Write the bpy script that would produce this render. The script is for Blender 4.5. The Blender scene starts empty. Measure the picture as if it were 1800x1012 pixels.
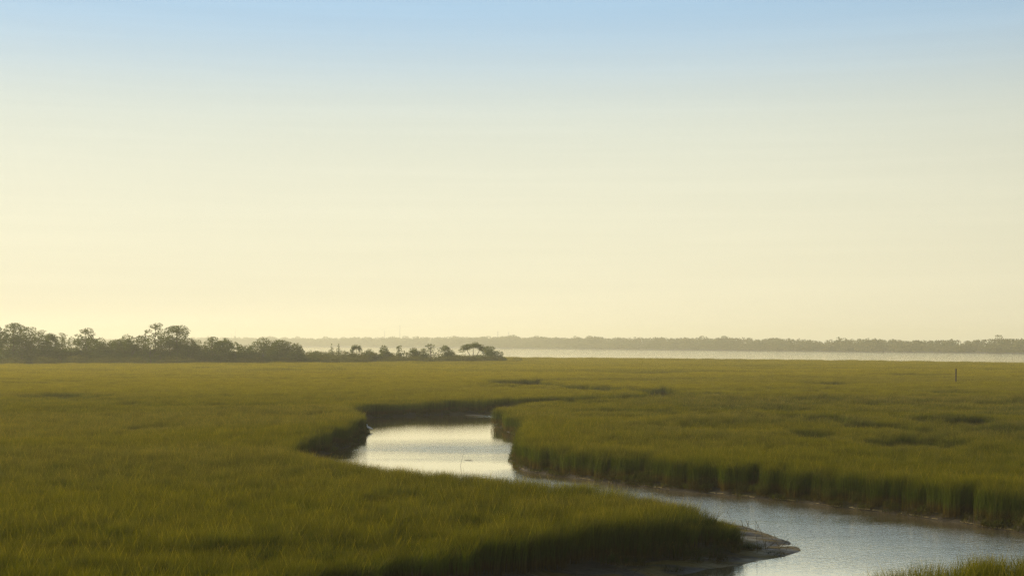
import bpy, bmesh, math, random
import numpy as np
from mathutils import Vector, Matrix

R = math.radians
rng = np.random.default_rng(7)
scene = bpy.context.scene
COL = scene.collection

# ------------------------------------------------------------------ camera
F_PX = 2473.0          # focal length in pixels of the 1800 px wide photograph
CAM_H = 7.5            # metres above the creek
HORIZON = 602.5        # horizon row in the photograph
cam_data = bpy.data.cameras.new("camera")
cam = bpy.data.objects.new("camera", cam_data)
COL.objects.link(cam)
cam.location = (0, 0, CAM_H)
cam.rotation_euler = (R(90), 0, 0)
cam_data.sensor_width = 36.0
cam_data.lens = F_PX / 1800.0 * 36.0
cam_data.shift_y = (HORIZON - 506.0) / 1800.0
cam_data.clip_start = 0.5
cam_data.clip_end = 40000
scene.camera = cam

# ------------------------------------------------------------------ sky, sun, exposure
SUN_AZ, SUN_EL = R(-60), R(24)        # measured from the view direction, left is negative
SUN_DIR = Vector((math.sin(SUN_AZ) * math.cos(SUN_EL), math.cos(SUN_AZ) * math.cos(SUN_EL), math.sin(SUN_EL)))
world = bpy.data.worlds.new("World")
scene.world = world
world.use_nodes = True
wt = world.node_tree
wt.nodes.clear()


def N(tree, kind, **kw):
    n = tree.nodes.new(kind)
    for k, v in kw.items():
        setattr(n, k, v)
    return n


out = N(wt, "ShaderNodeOutputWorld")
bg = N(wt, "ShaderNodeBackground")
EXPOSURE = 1.0
SKY_STRENGTH = 0.085
bg.inputs["Strength"].default_value = SKY_STRENGTH
sky = N(wt, "ShaderNodeTexSky", sky_type="NISHITA")
sky.sun_disc = False
sky.sun_elevation = SUN_EL
sky.sun_rotation = SUN_AZ
sky.altitude = 0
sky.air_density = 1.0
sky.dust_density = 1.5
sky.ozone_density = 1.5
tc = N(wt, "ShaderNodeTexCoord")
sep = N(wt, "ShaderNodeSeparateXYZ")
wt.links.new(tc.outputs["Generated"], sep.inputs[0])
# humid air near the horizon: cream at the bottom, thinning to pale blue upwards
ramp = N(wt, "ShaderNodeValToRGB")
ramp.color_ramp.interpolation = "B_SPLINE"
els = ramp.color_ramp.elements


def lin(c):
    return tuple(((v / 255.0) / 12.92 if v / 255.0 <= 0.04045 else ((v / 255.0 + 0.055) / 1.055) ** 2.4) for v in c)


stops = [(0.0, (244, 236, 204)), (0.035, (243, 236, 205)), (0.075, (243, 238, 208)), (0.115, (238, 236, 211)),
         (0.155, (225, 229, 212)), (0.19, (205, 220, 223)), (0.235, (158, 201, 236)), (0.32, (190, 212, 224)), (0.6, (182, 203, 217)), (1.0, (140, 172, 205))]
while len(els) < len(stops):
    els.new(0.5)
for e, (p, c) in zip(els, stops):
    e.position = p
    e.color = (*lin(c), 1)
wt.links.new(sep.outputs["Z"], ramp.inputs["Fac"])
# very faint, long, flat streaks of cirrus
mp = N(wt, "ShaderNodeMapping")
mp.inputs["Scale"].default_value = (2.2, 2.2, 75.0)
mp.inputs["Rotation"].default_value = (0, R(0.6), 0)
nz = N(wt, "ShaderNodeTexNoise")
nz.inputs["Scale"].default_value = 1.6
nz.inputs["Detail"].default_value = 6
nz.inputs["Roughness"].default_value = 0.55
wt.links.new(tc.outputs["Generated"], mp.inputs[0])
wt.links.new(mp.outputs[0], nz.inputs["Vector"])
cr = N(wt, "ShaderNodeMapRange")
cr.inputs["From Min"].default_value = 0.42
cr.inputs["From Max"].default_value = 0.85
cr.inputs["To Min"].default_value = 0.992
cr.inputs["To Max"].default_value = 1.04
wt.links.new(nz.outputs["Fac"], cr.inputs["Value"])
up = N(wt, "ShaderNodeVectorMath", operation="SCALE")
wt.links.new(ramp.outputs["Color"], up.inputs[0])
sc1 = N(wt, "ShaderNodeMath", operation="MULTIPLY")
sc1.inputs[1].default_value = 1.0 / SKY_STRENGTH / 2 ** EXPOSURE
wt.links.new(cr.outputs["Result"], sc1.inputs[0])
# the hazy air is brighter towards the sun than away from it
dot = N(wt, "ShaderNodeVectorMath", operation="DOT_PRODUCT")
dot.inputs[1].default_value = (math.sin(SUN_AZ), math.cos(SUN_AZ), 0)
wt.links.new(tc.outputs["Generated"], dot.inputs[0])
az = N(wt, "ShaderNodeMapRange", interpolation_type="SMOOTHSTEP")
az.inputs["From Min"].default_value = -0.8
az.inputs["From Max"].default_value = 0.5
az.inputs["To Min"].default_value = 0.4
az.inputs["To Max"].default_value = 1.0
wt.links.new(dot.outputs["Value"], az.inputs["Value"])
sc2 = N(wt, "ShaderNodeMath", operation="MULTIPLY")
wt.links.new(sc1.outputs[0], sc2.inputs[0])
wt.links.new(az.outputs[0], sc2.inputs[1])
wt.links.new(sc2.outputs[0], up.inputs["Scale"])
# the clear part of the sky is the Nishita sky; the humid layer covers it less and less upwards
mr = N(wt, "ShaderNodeMapRange", interpolation_type="SMOOTHSTEP")
mr.inputs["From Min"].default_value = 0.25
mr.inputs["From Max"].default_value = 0.95
mr.inputs["To Min"].default_value = 0.93
mr.inputs["To Max"].default_value = 0.0
wt.links.new(sep.outputs["Z"], mr.inputs["Value"])
mix = N(wt, "ShaderNodeMix", data_type="RGBA")
wt.links.new(mr.outputs["Result"], mix.inputs["Factor"])
wt.links.new(sky.outputs["Color"], mix.inputs["A"])
wt.links.new(up.outputs[0], mix.inputs["B"])
wt.links.new(mix.outputs["Result"], bg.inputs["Color"])
wt.links.new(bg.outputs[0], out.inputs["Surface"])

sun_data = bpy.data.lights.new("sun", "SUN")
sun_data.energy = 3.9
sun_data.angle = R(0.9)
sun_data.color = (1.0, 0.83, 0.54)
sun = bpy.data.objects.new("sun", sun_data)
COL.objects.link(sun)
sun.rotation_euler = (-SUN_DIR).to_track_quat("-Z", "Y").to_euler()
sun.location = SUN_DIR * 300

vs = scene.view_settings
scene.display_settings.display_device = "sRGB"
vs.view_transform = "Standard"
vs.look = "None"
vs.exposure = EXPOSURE
vs.gamma = 1.0
vs.use_curve_mapping = False

scene.render.engine = "CYCLES"
cy = scene.cycles
cy.use_denoising = True
cy.denoiser = "OPENIMAGEDENOISE"
cy.denoising_prefilter = "NONE"
cy.denoising_input_passes = "RGB_ALBEDO_NORMAL"
cy.max_bounces = 6
cy.diffuse_bounces = 3
cy.glossy_bounces = 3
cy.transmission_bounces = 4
cy.transparent_max_bounces = 8
cy.volume_bounces = 1
cy.sample_clamp_indirect = 4.0
cy.sample_clamp_direct = 0
cy.use_adaptive_sampling = True
cy.adaptive_threshold = 0.01

# ------------------------------------------------------------------ helpers
GT = 1.75              # height of the grass tops above the creek


def P(x, y, z=0.0):
    """photograph pixel -> point of the marsh at height z"""
    Y = F_PX * (CAM_H - z) / (y - HORIZON)
    return ((x - 900.0) / F_PX * Y, Y)


def at(x, Y):
    return (x - 900.0) / F_PX * Y


def top_z(y, Y):
    return CAM_H - (y - HORIZON) * Y / F_PX


def link(name, mesh, mat=None, parent=None, **props):
    o = bpy.data.objects.new(name, mesh)
    COL.objects.link(o)
    if mat is not None and mesh is not None and not mesh.materials:
        mesh.materials.append(mat)
    if parent is not None:
        o.parent = parent
    for k, v in props.items():
        o[k] = v
    return o


def mesh_np(name, verts, faces_flat, counts, smooth=False):
    verts = np.asarray(verts, dtype=np.float32).reshape(-1, 3)
    faces_flat = np.asarray(faces_flat, dtype=np.int32).ravel()
    counts = np.asarray(counts, dtype=np.int32)
    me = bpy.data.meshes.new(name)
    me.vertices.add(len(verts))
    me.vertices.foreach_set("co", verts.ravel())
    me.loops.add(len(faces_flat))
    me.loops.foreach_set("vertex_index", faces_flat)
    me.polygons.add(len(counts))
    st = np.zeros(len(counts), dtype=np.int32)
    st[1:] = np.cumsum(counts)[:-1]
    me.polygons.foreach_set("loop_start", st)
    me.polygons.foreach_set("loop_total", counts)
    if smooth:
        me.polygons.foreach_set("use_smooth", np.ones(len(counts), dtype=bool))
    me.update(calc_edges=True)
    me.validate()
    return me


_lat = rng.random((256, 256)).astype(np.float64)


def vnoise(x, y, scale, ox=0.0, oy=0.0):
    """smooth value noise 0..1 with features of about `scale` metres"""
    u, v = np.asarray(x) / scale + 71.3 + ox, np.asarray(y) / scale + 19.7 + oy
    iu, iv = np.floor(u).astype(int), np.floor(v).astype(int)
    fu, fv = u - iu, v - iv
    fu, fv = fu * fu * (3 - 2 * fu), fv * fv * (3 - 2 * fv)
    a, b = _lat[iu % 256, iv % 256], _lat[(iu + 1) % 256, iv % 256]
    c, d = _lat[iu % 256, (iv + 1) % 256], _lat[(iu + 1) % 256, (iv + 1) % 256]
    return (a * (1 - fu) + b * fu) * (1 - fv) + (c * (1 - fu) + d * fu) * fv


def fbm(x, y, scale, oct=4, ox=0.0):
    s, amp, tot = 0, 1.0, 0.0
    for i in range(oct):
        s = s + amp * vnoise(x, y, scale / 2 ** i, ox + i * 13.1, i * 7.7)
        tot += amp
        amp *= 0.5
    return s / tot


def smooth(a, b, x):
    t = np.clip((x - a) / (b - a), 0, 1)
    return t * t * (3 - 2 * t)


def chaikin(pts, n=2, closed=True):
    p = np.asarray(pts, dtype=np.float64)
    for _ in range(n):
        q = np.roll(p, -1, axis=0) if closed else p[1:]
        a = p if closed else p[:-1]
        r = np.empty((2 * len(a), 2))
        r[0::2] = a * 0.75 + q * 0.25
        r[1::2] = a * 0.25 + q * 0.75
        if not closed:
            r = np.vstack([p[:1], r, p[-1:]])
        p = r
    return p


def poly_sd(px, py, poly):
    """signed distance, positive outside the polygon"""
    px, py = np.asarray(px, dtype=np.float64), np.asarray(py, dtype=np.float64)
    res = np.empty(len(px))
    a = np.asarray(poly)
    b = np.roll(a, -1, axis=0)
    d = b - a
    dd = (d ** 2).sum(1) + 1e-12
    for s in range(0, len(px), 20000):
        x, y = px[s:s + 20000, None], py[s:s + 20000, None]
        wx, wy = x - a[None, :, 0], y - a[None, :, 1]
        t = np.clip((wx * d[None, :, 0] + wy * d[None, :, 1]) / dd[None], 0, 1)
        dist = np.sqrt(((wx - t * d[None, :, 0]) ** 2 + (wy - t * d[None, :, 1]) ** 2).min(1))
        cond = (a[None, :, 1] > y) != (b[None, :, 1] > y)
        with np.errstate(divide="ignore", invalid="ignore"):
            xi = a[None, :, 0] + (y - a[None, :, 1]) * d[None, :, 0] / np.where(d[None, :, 1] == 0, 1e-9, d[None, :, 1])
        inside = (np.count_nonzero(cond & (x < xi), axis=1) % 2) == 1
        res[s:s + 20000] = np.where(inside, -dist, dist)
    return res


# ------------------------------------------------------------------ plan of the marsh
CREEK = [
    P(512, 782, GT), P(560, 793, GT), P(600, 801, GT), P(700, 811, GT), P(800, 823, GT), P(900, 833, GT),
    P(1000, 841, GT), (5.4, 60.8), (8.5, 59.0), P(1320, 931), P(1356, 943), P(1384, 955), P(1404, 966),
    P(1386, 974), P(1344, 981), P(1284, 991), P(1205, 1004), P(1145, 1016), P(1000, 1045), P(800, 1090), P(500, 1160), (-9.6, 26.5), (-16, 18), (-24, 8),
    (-14, 6), (-5, 18), (1.5, 26), P(1420, 1016, GT), P(1540, 992, GT), P(1640, 981, GT), P(1740, 968, GT), P(1800, 957, GT), P(1900, 940, GT), (24, 43), (31, 38), (38, 24),
    (48, 30), (36, 42), P(2000, 968), P(1900, 953), P(1800, 938), P(1700, 921), P(1600, 906), P(1450, 887), P(1300, 871), P(1160, 858), P(1050, 846),
    P(960, 833), P(906, 824), P(900, 812), P(908, 795), P(913, 779), P(906, 769), P(891, 757), P(877, 747), P(878, 735, 0.7), P(886, 713, GT),
    P(930, 703, GT), P(1000, 700, GT), P(1100, 698, GT), P(1180, 694.5, GT), P(1290, 690, GT), P(1340, 687.5, GT),
    P(1300, 685, GT), P(1250, 682.5, GT), P(1200, 680, GT), P(1170, 678, GT), P(1176, 674.5, GT), P(1160, 674.5, GT), P(1150, 679, GT),
    P(1120, 677.5, GT), P(1060, 675, GT), P(1000, 672.5, GT), P(945, 668.5, GT), P(960, 666, GT), P(1010, 664.5, GT), P(1010, 663.3, GT), P(940, 664, GT), P(900, 665.5, GT), P(857, 666, GT),
    P(850, 670, GT), P(870, 671.5, GT), P(940, 673.5, GT), P(1000, 677.5, GT), P(1060, 681, GT), P(1120, 685, GT), P(1142, 687.5, GT),
    P(1120, 689, GT), P(1100, 690, GT), P(1000, 693, GT), P(900, 695.5, GT), P(800, 698.5, GT), P(700, 700.5, GT), P(640, 704, GT), P(606, 708.5, GT),
    P(606, 713, GT), P(628, 720, GT), P(646, 737, 1.0), P(645, 755), P(640, 770), P(604, 789), (-15.0, 92), P(600, 743, GT), P(545, 757, GT), P(516, 770, GT),
]
CREEK = chaikin(CREEK, 2)
BAY = [P(2600, 648, GT), P(2100, 641, GT), P(1800, 636, GT), P(1600, 633, GT), P(1400, 630.8, GT), P(1200, 628.8, GT), P(1000, 627.3, GT), P(890, 626.8, GT),
       P(820, 625.5, GT), (-50, 690), (-100, 780), (-180, 900), (-400, 1250), (-1500, 2000), (-3500, 2700), (-4400, 4400),
       (-2000, 4000), (-1000, 3400), P(540, 609.5), P(700, 610.3), P(900, 612), P(1200, 615), P(1500, 618.2), P(1800, 621), P(2200, 625), (520, 560), (640, 330), (700, 100), (300, 200)]
BAY = chaikin(BAY, 2)
MUD = [(-2, 64.5), (3.0, 60.2), (5.0, 56.8), (6.3, 54.4), (7.6, 52.6), (8.2, 50.6), (7.6, 49.6), (6.3, 48.9), (4.3, 47.5), (1.4, 45.2), (-1.3, 42.8), (-4.8, 39.4), (-7, 37.2), (-12.5, 32),
       (-10, 27), (-5, 30), (2, 38), (11, 46), (12, 52), (11, 61), (3, 64)]
MUD = chaikin(MUD, 2)
THIN = [  # narrow overgrown ditches in the far marsh: polyline, half width
    ([P(1010, 663.5, GT), P(1120, 662.5, GT), P(1230, 661, GT), P(1370, 659, GT), P(1460, 659.5, GT)], 2.6),
    ([P(1120, 652, GT), P(1200, 650.5, GT), P(1290, 650, GT)], 5.0),
    ([P(1290, 657, GT), P(1340, 656.5, GT), P(1400, 656.8, GT)], 2.8),
    ([P(1690, 648, GT), P(1800, 646, GT), P(1900, 645, GT)], 2.8),
]
# hollows of short, lodged grass in the meadows: pixel centre, half width in px, half depth in m
HOLLOWS = [(1450, 740, 62, 2.6, 0.9), (1385, 737, 40, 2.0, 0.5), (1665, 745, 62, 2.8, 1.0), (1715, 741, 36, 1.8, 0.7), (1625, 763, 42, 1.8, 0.7), (1425, 768, 34, 2.0, 0.9), (1530, 754, 55, 1.8, 0.5),
           (1590, 783, 75, 2.2, 0.55), (1745, 763, 48, 1.8, 0.5), (1465, 705, 34, 2.6, 0.9), (1395, 706, 44, 2.0, 0.6), (1120, 726, 90, 2.0, 0.35), (1230, 733, 80, 2.0, 0.35), (1780, 712, 40, 2.5, 0.5),
           (1640, 690, 50, 3.0, 0.5), (1730, 700, 34, 2.5, 0.6), (88, 699, 44, 3.0, 0.8), (140, 702, 44, 2.4, 0.4), (270, 756, 52, 1.8, 0.28), (690, 884, 46, 0.9, 0.22),
           (1450, 676, 40, 3, 0.5), (1600, 660, 60, 4, 0.5), (1350, 693, 40, 2.0, 0.3)]
HUMMOCKS = []


def seg_dist(px, py, line):
    a = np.asarray(line)
    best = np.full(len(px), 1e9)
    for p, q in zip(a[:-1], a[1:]):
        d = q - p
        t = np.clip(((px - p[0]) * d[0] + (py - p[1]) * d[1]) / (d @ d), 0, 1)
        best = np.minimum(best, np.hypot(px - p[0] - t * d[0], py - p[1] - t * d[1]))
    return best


def shore_sd(x, y):
    jit = (fbm(x, y, 2.4, 3, 5.0) - 0.5) * 0.9 + (fbm(x, y, 9.0, 2, 31.0) - 0.5) * 0.8
    return np.minimum(poly_sd(x, y, CREEK), poly_sd(x, y, BAY)) + jit


MUDFLATS = [  # low bars of mud that just break the surface: px, py, half width px, half depth m, height
    (838, 729, 52, 3.4, 0.33), (868, 724, 28, 4.5, 0.36), (735, 745, 40, 1.0, 0.0), (662, 777, 22, 0.7, 0.32), (900, 778, 18, 0.9, 0.36), (890, 749, 14, 1.0, 0.3),
    (905, 818, 22, 0.9, 0.32), (1400, 968, 16, 0.7, 0.31), (1402, 962, 9, 0.3, 0.31),
]


def ground_z(x, y, sd=None):
    if sd is None:
        sd = shore_sd(x, y)
    z = np.where(sd > 0, 0.42 * (0.75 * smooth(-0.12, 0.5, sd) + 0.25 * smooth(0.3, 2.5, sd)) - 0.01, 0)
    z = np.where(sd <= 0.0, np.maximum(-0.9, sd * 0.32), z)
    z = z + 0.03 * smooth(0.2, 1.5, sd) * (fbm(x, y, 1.4, 3, 3.0) - 0.5) * 2
    m = poly_sd(x, y, MUD)
    # the point bar at the end of the peninsula: a gently dipping shelf of mud
    zm = np.clip(0.02 + sd * 0.085, -0.9, 0.36) + 0.11 * smooth(-0.5, 0.5, sd) * (fbm(x * 0.6 + y * 0.3, y * 1.4, 1.1, 4, 9.0) - 0.5) * 2
    k = smooth(0.35, -0.35, m)
    z = z * (1 - k) + np.where(sd > -0.5, zm, z) * k
    for (bx, by, hw, hd, hh) in MUDFLATS:
        cx, cy_ = P(bx, by)
        q = ((x - cx) / (hw / F_PX * cy_)) ** 2 + ((y - cy_) / hd) ** 2
        w = np.exp(-q * 1.2)
        z = np.where((sd < 0.3) & (hh > 0), np.maximum(z, -0.28 + hh * w + 0.05 * (fbm(x, y * 2, 0.9, 3, 2.0) - 0.5)), z)
    # higher ground under the grove on the left and on the far shore
    z = z + 0.9 * smooth(-60, -75, x) * smooth(412, 450, y) * smooth(2, 25, sd) + 0.9 * smooth(700, 900, y) * smooth(2, 30, sd)
    for line, w in THIN:
        z = z - 0.5 * smooth(w * 1.2, w * 0.3, seg_dist(x, y, line)) * (sd > 2)
    return z


# ------------------------------------------------------------------ materials
def new_mat(name):
    m = bpy.data.materials.new(name)
    m.use_nodes = True
    t = m.node_tree
    t.nodes.clear()
    o = N(t, "ShaderNodeOutputMaterial")
    return m, t, o


def ramp_node(t, stops, interp="LINEAR"):
    r = N(t, "ShaderNodeValToRGB")
    r.color_ramp.interpolation = interp
    e = r.color_ramp.elements
    while len(e) < len(stops):
        e.new(0.5)
    for el, (p, c) in zip(e, stops):
        el.position = p
        el.color = (*c, 1)
    return r


def leafy(name, colour_fn, trans=0.45, gloss=0.06, rough=0.45, warm=(1.25, 1.1, 0.5)):
    m, t, o = new_mat(name)
    col = colour_fn(t)
    d = N(t, "ShaderNodeBsdfDiffuse")
    tr = N(t, "ShaderNodeBsdfTranslucent")
    tint = N(t, "ShaderNodeMix", data_type="RGBA", blend_type="MULTIPLY")
    tint.inputs["Factor"].default_value = 1.0
    tint.inputs["B"].default_value = (*warm, 1)
    t.links.new(col, tint.inputs["A"])
    t.links.new(col, d.inputs["Color"])
    t.links.new(tint.outputs["Result"], tr.inputs["Color"])
    mx = N(t, "ShaderNodeMixShader")
    mx.inputs[0].default_value = trans
    t.links.new(d.outputs[0], mx.inputs[1])
    t.links.new(tr.outputs[0], mx.inputs[2])
    g = N(t, "ShaderNodeBsdfGlossy")
    g.inputs["Roughness"].default_value = rough
    g.inputs["Color"].default_value = (0.9, 0.75, 0.35, 1)
    mg = N(t, "ShaderNodeMixShader")
    mg.inputs[0].default_value = gloss
    t.links.new(mx.outputs[0], mg.inputs[1])
    t.links.new(g.outputs[0], mg.inputs[2])
    t.links.new(mg.outputs[0], o.inputs["Surface"])
    return m


def grass_colour(t):
    h = N(t, "ShaderNodeAttribute", attribute_name="h")
    r = ramp_node(t, [(0.0, (0.040, 0.028, 0.010)), (0.16, (0.045, 0.034, 0.009)), (0.34, (0.030, 0.046, 0.005)), (0.66, (0.028, 0.042, 0.0015)), (0.88, (0.072, 0.075, 0.0015)), (1.0, (0.113, 0.104, 0.0015))])  # green stems, yellow tips; lit tops and shaded lower parts exaggerated in the colour
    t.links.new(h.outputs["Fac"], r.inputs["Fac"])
    # stand of greyer, greener, seeding cordgrass; also lends the hollows their painted shade
    ti = N(t, "ShaderNodeAttribute", attribute_name="tint", attribute_type="INSTANCER")
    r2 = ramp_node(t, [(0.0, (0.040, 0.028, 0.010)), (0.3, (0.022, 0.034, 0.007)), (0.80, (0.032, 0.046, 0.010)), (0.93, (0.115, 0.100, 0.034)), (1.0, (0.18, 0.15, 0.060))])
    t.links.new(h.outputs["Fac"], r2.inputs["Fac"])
    m1 = N(t, "ShaderNodeMix", data_type="RGBA")
    t.links.new(ti.outputs["Fac"], m1.inputs["Factor"])
    t.links.new(r.outputs["Color"], m1.inputs["A"])
    t.links.new(r2.outputs["Color"], m1.inputs["B"])
    # drier, yellower grass by distance, the far tops' backlit glow painted in
    dr = N(t, "ShaderNodeAttribute", attribute_name="dry_glow", attribute_type="INSTANCER")
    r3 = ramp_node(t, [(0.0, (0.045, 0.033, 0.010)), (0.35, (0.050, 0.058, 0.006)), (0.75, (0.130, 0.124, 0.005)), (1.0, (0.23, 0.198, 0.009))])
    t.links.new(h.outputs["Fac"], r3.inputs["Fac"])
    m0, m1 = m1, N(t, "ShaderNodeMix", data_type="RGBA")
    t.links.new(dr.outputs["Fac"], m1.inputs["Factor"])
    t.links.new(m0.outputs["Result"], m1.inputs["A"])
    t.links.new(r3.outputs["Color"], m1.inputs["B"])
    # dead, brown, broken stems at the foot of the banks (tint above 1)
    dd = N(t, "ShaderNodeMath", operation="SUBTRACT", use_clamp=True)
    dd.inputs[1].default_value = 1.0
    t.links.new(ti.outputs["Fac"], dd.inputs[0])
    m0, m1 = m1, N(t, "ShaderNodeMix", data_type="RGBA")
    m1.inputs["B"].default_value = (0.030, 0.021, 0.008, 1)
    t.links.new(dd.outputs[0], m1.inputs["Factor"])
    t.links.new(m0.outputs["Result"], m1.inputs["A"])
    # per clump and per blade variation
    oi = N(t, "ShaderNodeObjectInfo")
    v = N(t, "ShaderNodeAttribute", attribute_name="v")
    a = N(t, "ShaderNodeMath", operation="MULTIPLY_ADD")
    a.inputs[1].default_value = 0.9
    t.links.new(oi.outputs["Random"], a.inputs[0])
    t.links.new(v.outputs["Fac"], a.inputs[2])
    mr_ = N(t, "ShaderNodeMapRange")
    mr_.inputs["From Max"].default_value = 1.7
    mr_.inputs["To Min"].default_value = 0.40
    mr_.inputs["To Max"].default_value = 1.75
    t.links.new(a.outputs[0], mr_.inputs["Value"])
    # a few bleached leaves and seed heads, with sun glints painted into their colour
    hd_ = N(t, "ShaderNodeMath", operation="GREATER_THAN")
    hd_.inputs[1].default_value = 1.2
    t.links.new(v.outputs["Fac"], hd_.inputs[0])
    ht = N(t, "ShaderNodeMath", operation="MULTIPLY")
    t.links.new(hd_.outputs[0], ht.inputs[0])
    hp = N(t, "ShaderNodeMath", operation="POWER")
    hp.inputs[1].default_value = 5.0
    t.links.new(h.outputs["Fac"], hp.inputs[0])
    t.links.new(hp.outputs[0], ht.inputs[1])
    m0, m1 = m1, N(t, "ShaderNodeMix", data_type="RGBA")
    m1.inputs["B"].default_value = (0.19, 0.145, 0.020, 1)
    t.links.new(ht.outputs[0], m1.inputs["Factor"])
    t.links.new(m0.outputs["Result"], m1.inputs["A"])
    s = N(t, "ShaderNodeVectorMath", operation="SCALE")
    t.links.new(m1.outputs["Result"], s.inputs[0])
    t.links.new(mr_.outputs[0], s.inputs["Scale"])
    return s.outputs[0]


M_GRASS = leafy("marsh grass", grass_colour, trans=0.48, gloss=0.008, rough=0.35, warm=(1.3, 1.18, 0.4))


def flat_colour(stops):
    def fn(t):
        v = N(t, "ShaderNodeAttribute", attribute_name="v")
        r = ramp_node(t, stops)
        t.links.new(v.outputs["Fac"], r.inputs["Fac"])
        return r.outputs["Color"]
    return fn


M_LEAF = leafy("oak leaves", flat_colour([(0, (0.030, 0.052, 0.012)), (0.6, (0.060, 0.092, 0.018)), (1, (0.112, 0.132, 0.026))]), 0.4, 0.02, 0.6)
M_BRUSH = leafy("brush leaves", flat_colour([(0, (0.045, 0.056, 0.012)), (0.6, (0.085, 0.092, 0.018)), (1, (0.12, 0.12, 0.028))]), 0.35, 0.02, 0.6)
M_FARLEAF = leafy("far wood leaves", flat_colour([(0, (0.050, 0.056, 0.020)), (0.7, (0.100, 0.104, 0.034)), (1, (0.13, 0.12, 0.04))]), 0.3, 0.0, 0.6)  # lightened leaves: part of the distant haze is put into this colour
M_STRAW = leafy("straw", flat_colour([(0, (0.014, 0.010, 0.005)), (0.55, (0.034, 0.024, 0.010)), (1, (0.24, 0.20, 0.11))]), 0.15, 0.04, 0.4, (1.1, 1, 0.7))


def plain(name, c1, c2, scale=6.0, rough=0.8, bump=0.3, spec=0.3):
    m, t, o = new_mat(name)
    b = N(t, "ShaderNodeBsdfPrincipled")
    b.inputs["Roughness"].default_value = rough
    b.inputs["Specular IOR Level"].default_value = spec
    g = N(t, "ShaderNodeTexCoord")
    n = N(t, "ShaderNodeTexNoise")
    n.inputs["Scale"].default_value = scale
    n.inputs["Detail"].default_value = 5
    t.links.new(g.outputs["Object"], n.inputs["Vector"])
    r = ramp_node(t, [(0.3, c1), (0.7, c2)])
    t.links.new(n.outputs["Fac"], r.inputs["Fac"])
    t.links.new(r.outputs["Color"], b.inputs["Base Color"])
    bp = N(t, "ShaderNodeBump")
    bp.inputs["Strength"].default_value = bump
    bp.inputs["Distance"].default_value = 0.02
    t.links.new(n.outputs["Fac"], bp.inputs["Height"])
    t.links.new(bp.outputs[0], b.inputs["Normal"])
    t.links.new(b.outputs[0], o.inputs["Surface"])
    return m


M_BARK = plain("bark", (0.045, 0.036, 0.024), (0.11, 0.09, 0.06), 3.0)
M_POST = plain("weathered wood", (0.022, 0.014, 0.009), (0.06, 0.038, 0.024), 7.0)
M_STEEL = plain("galvanised steel", (0.20, 0.20, 0.20), (0.30, 0.30, 0.29), 2.0, 0.5, 0.0)
M_FEATHER = plain("white feathers", (0.72, 0.70, 0.66), (0.82, 0.80, 0.76), 20.0, 0.7, 0.2)
M_BEAK = plain("dark horn", (0.05, 0.04, 0.03), (0.09, 0.07, 0.04), 20.0, 0.5, 0.1)


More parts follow.
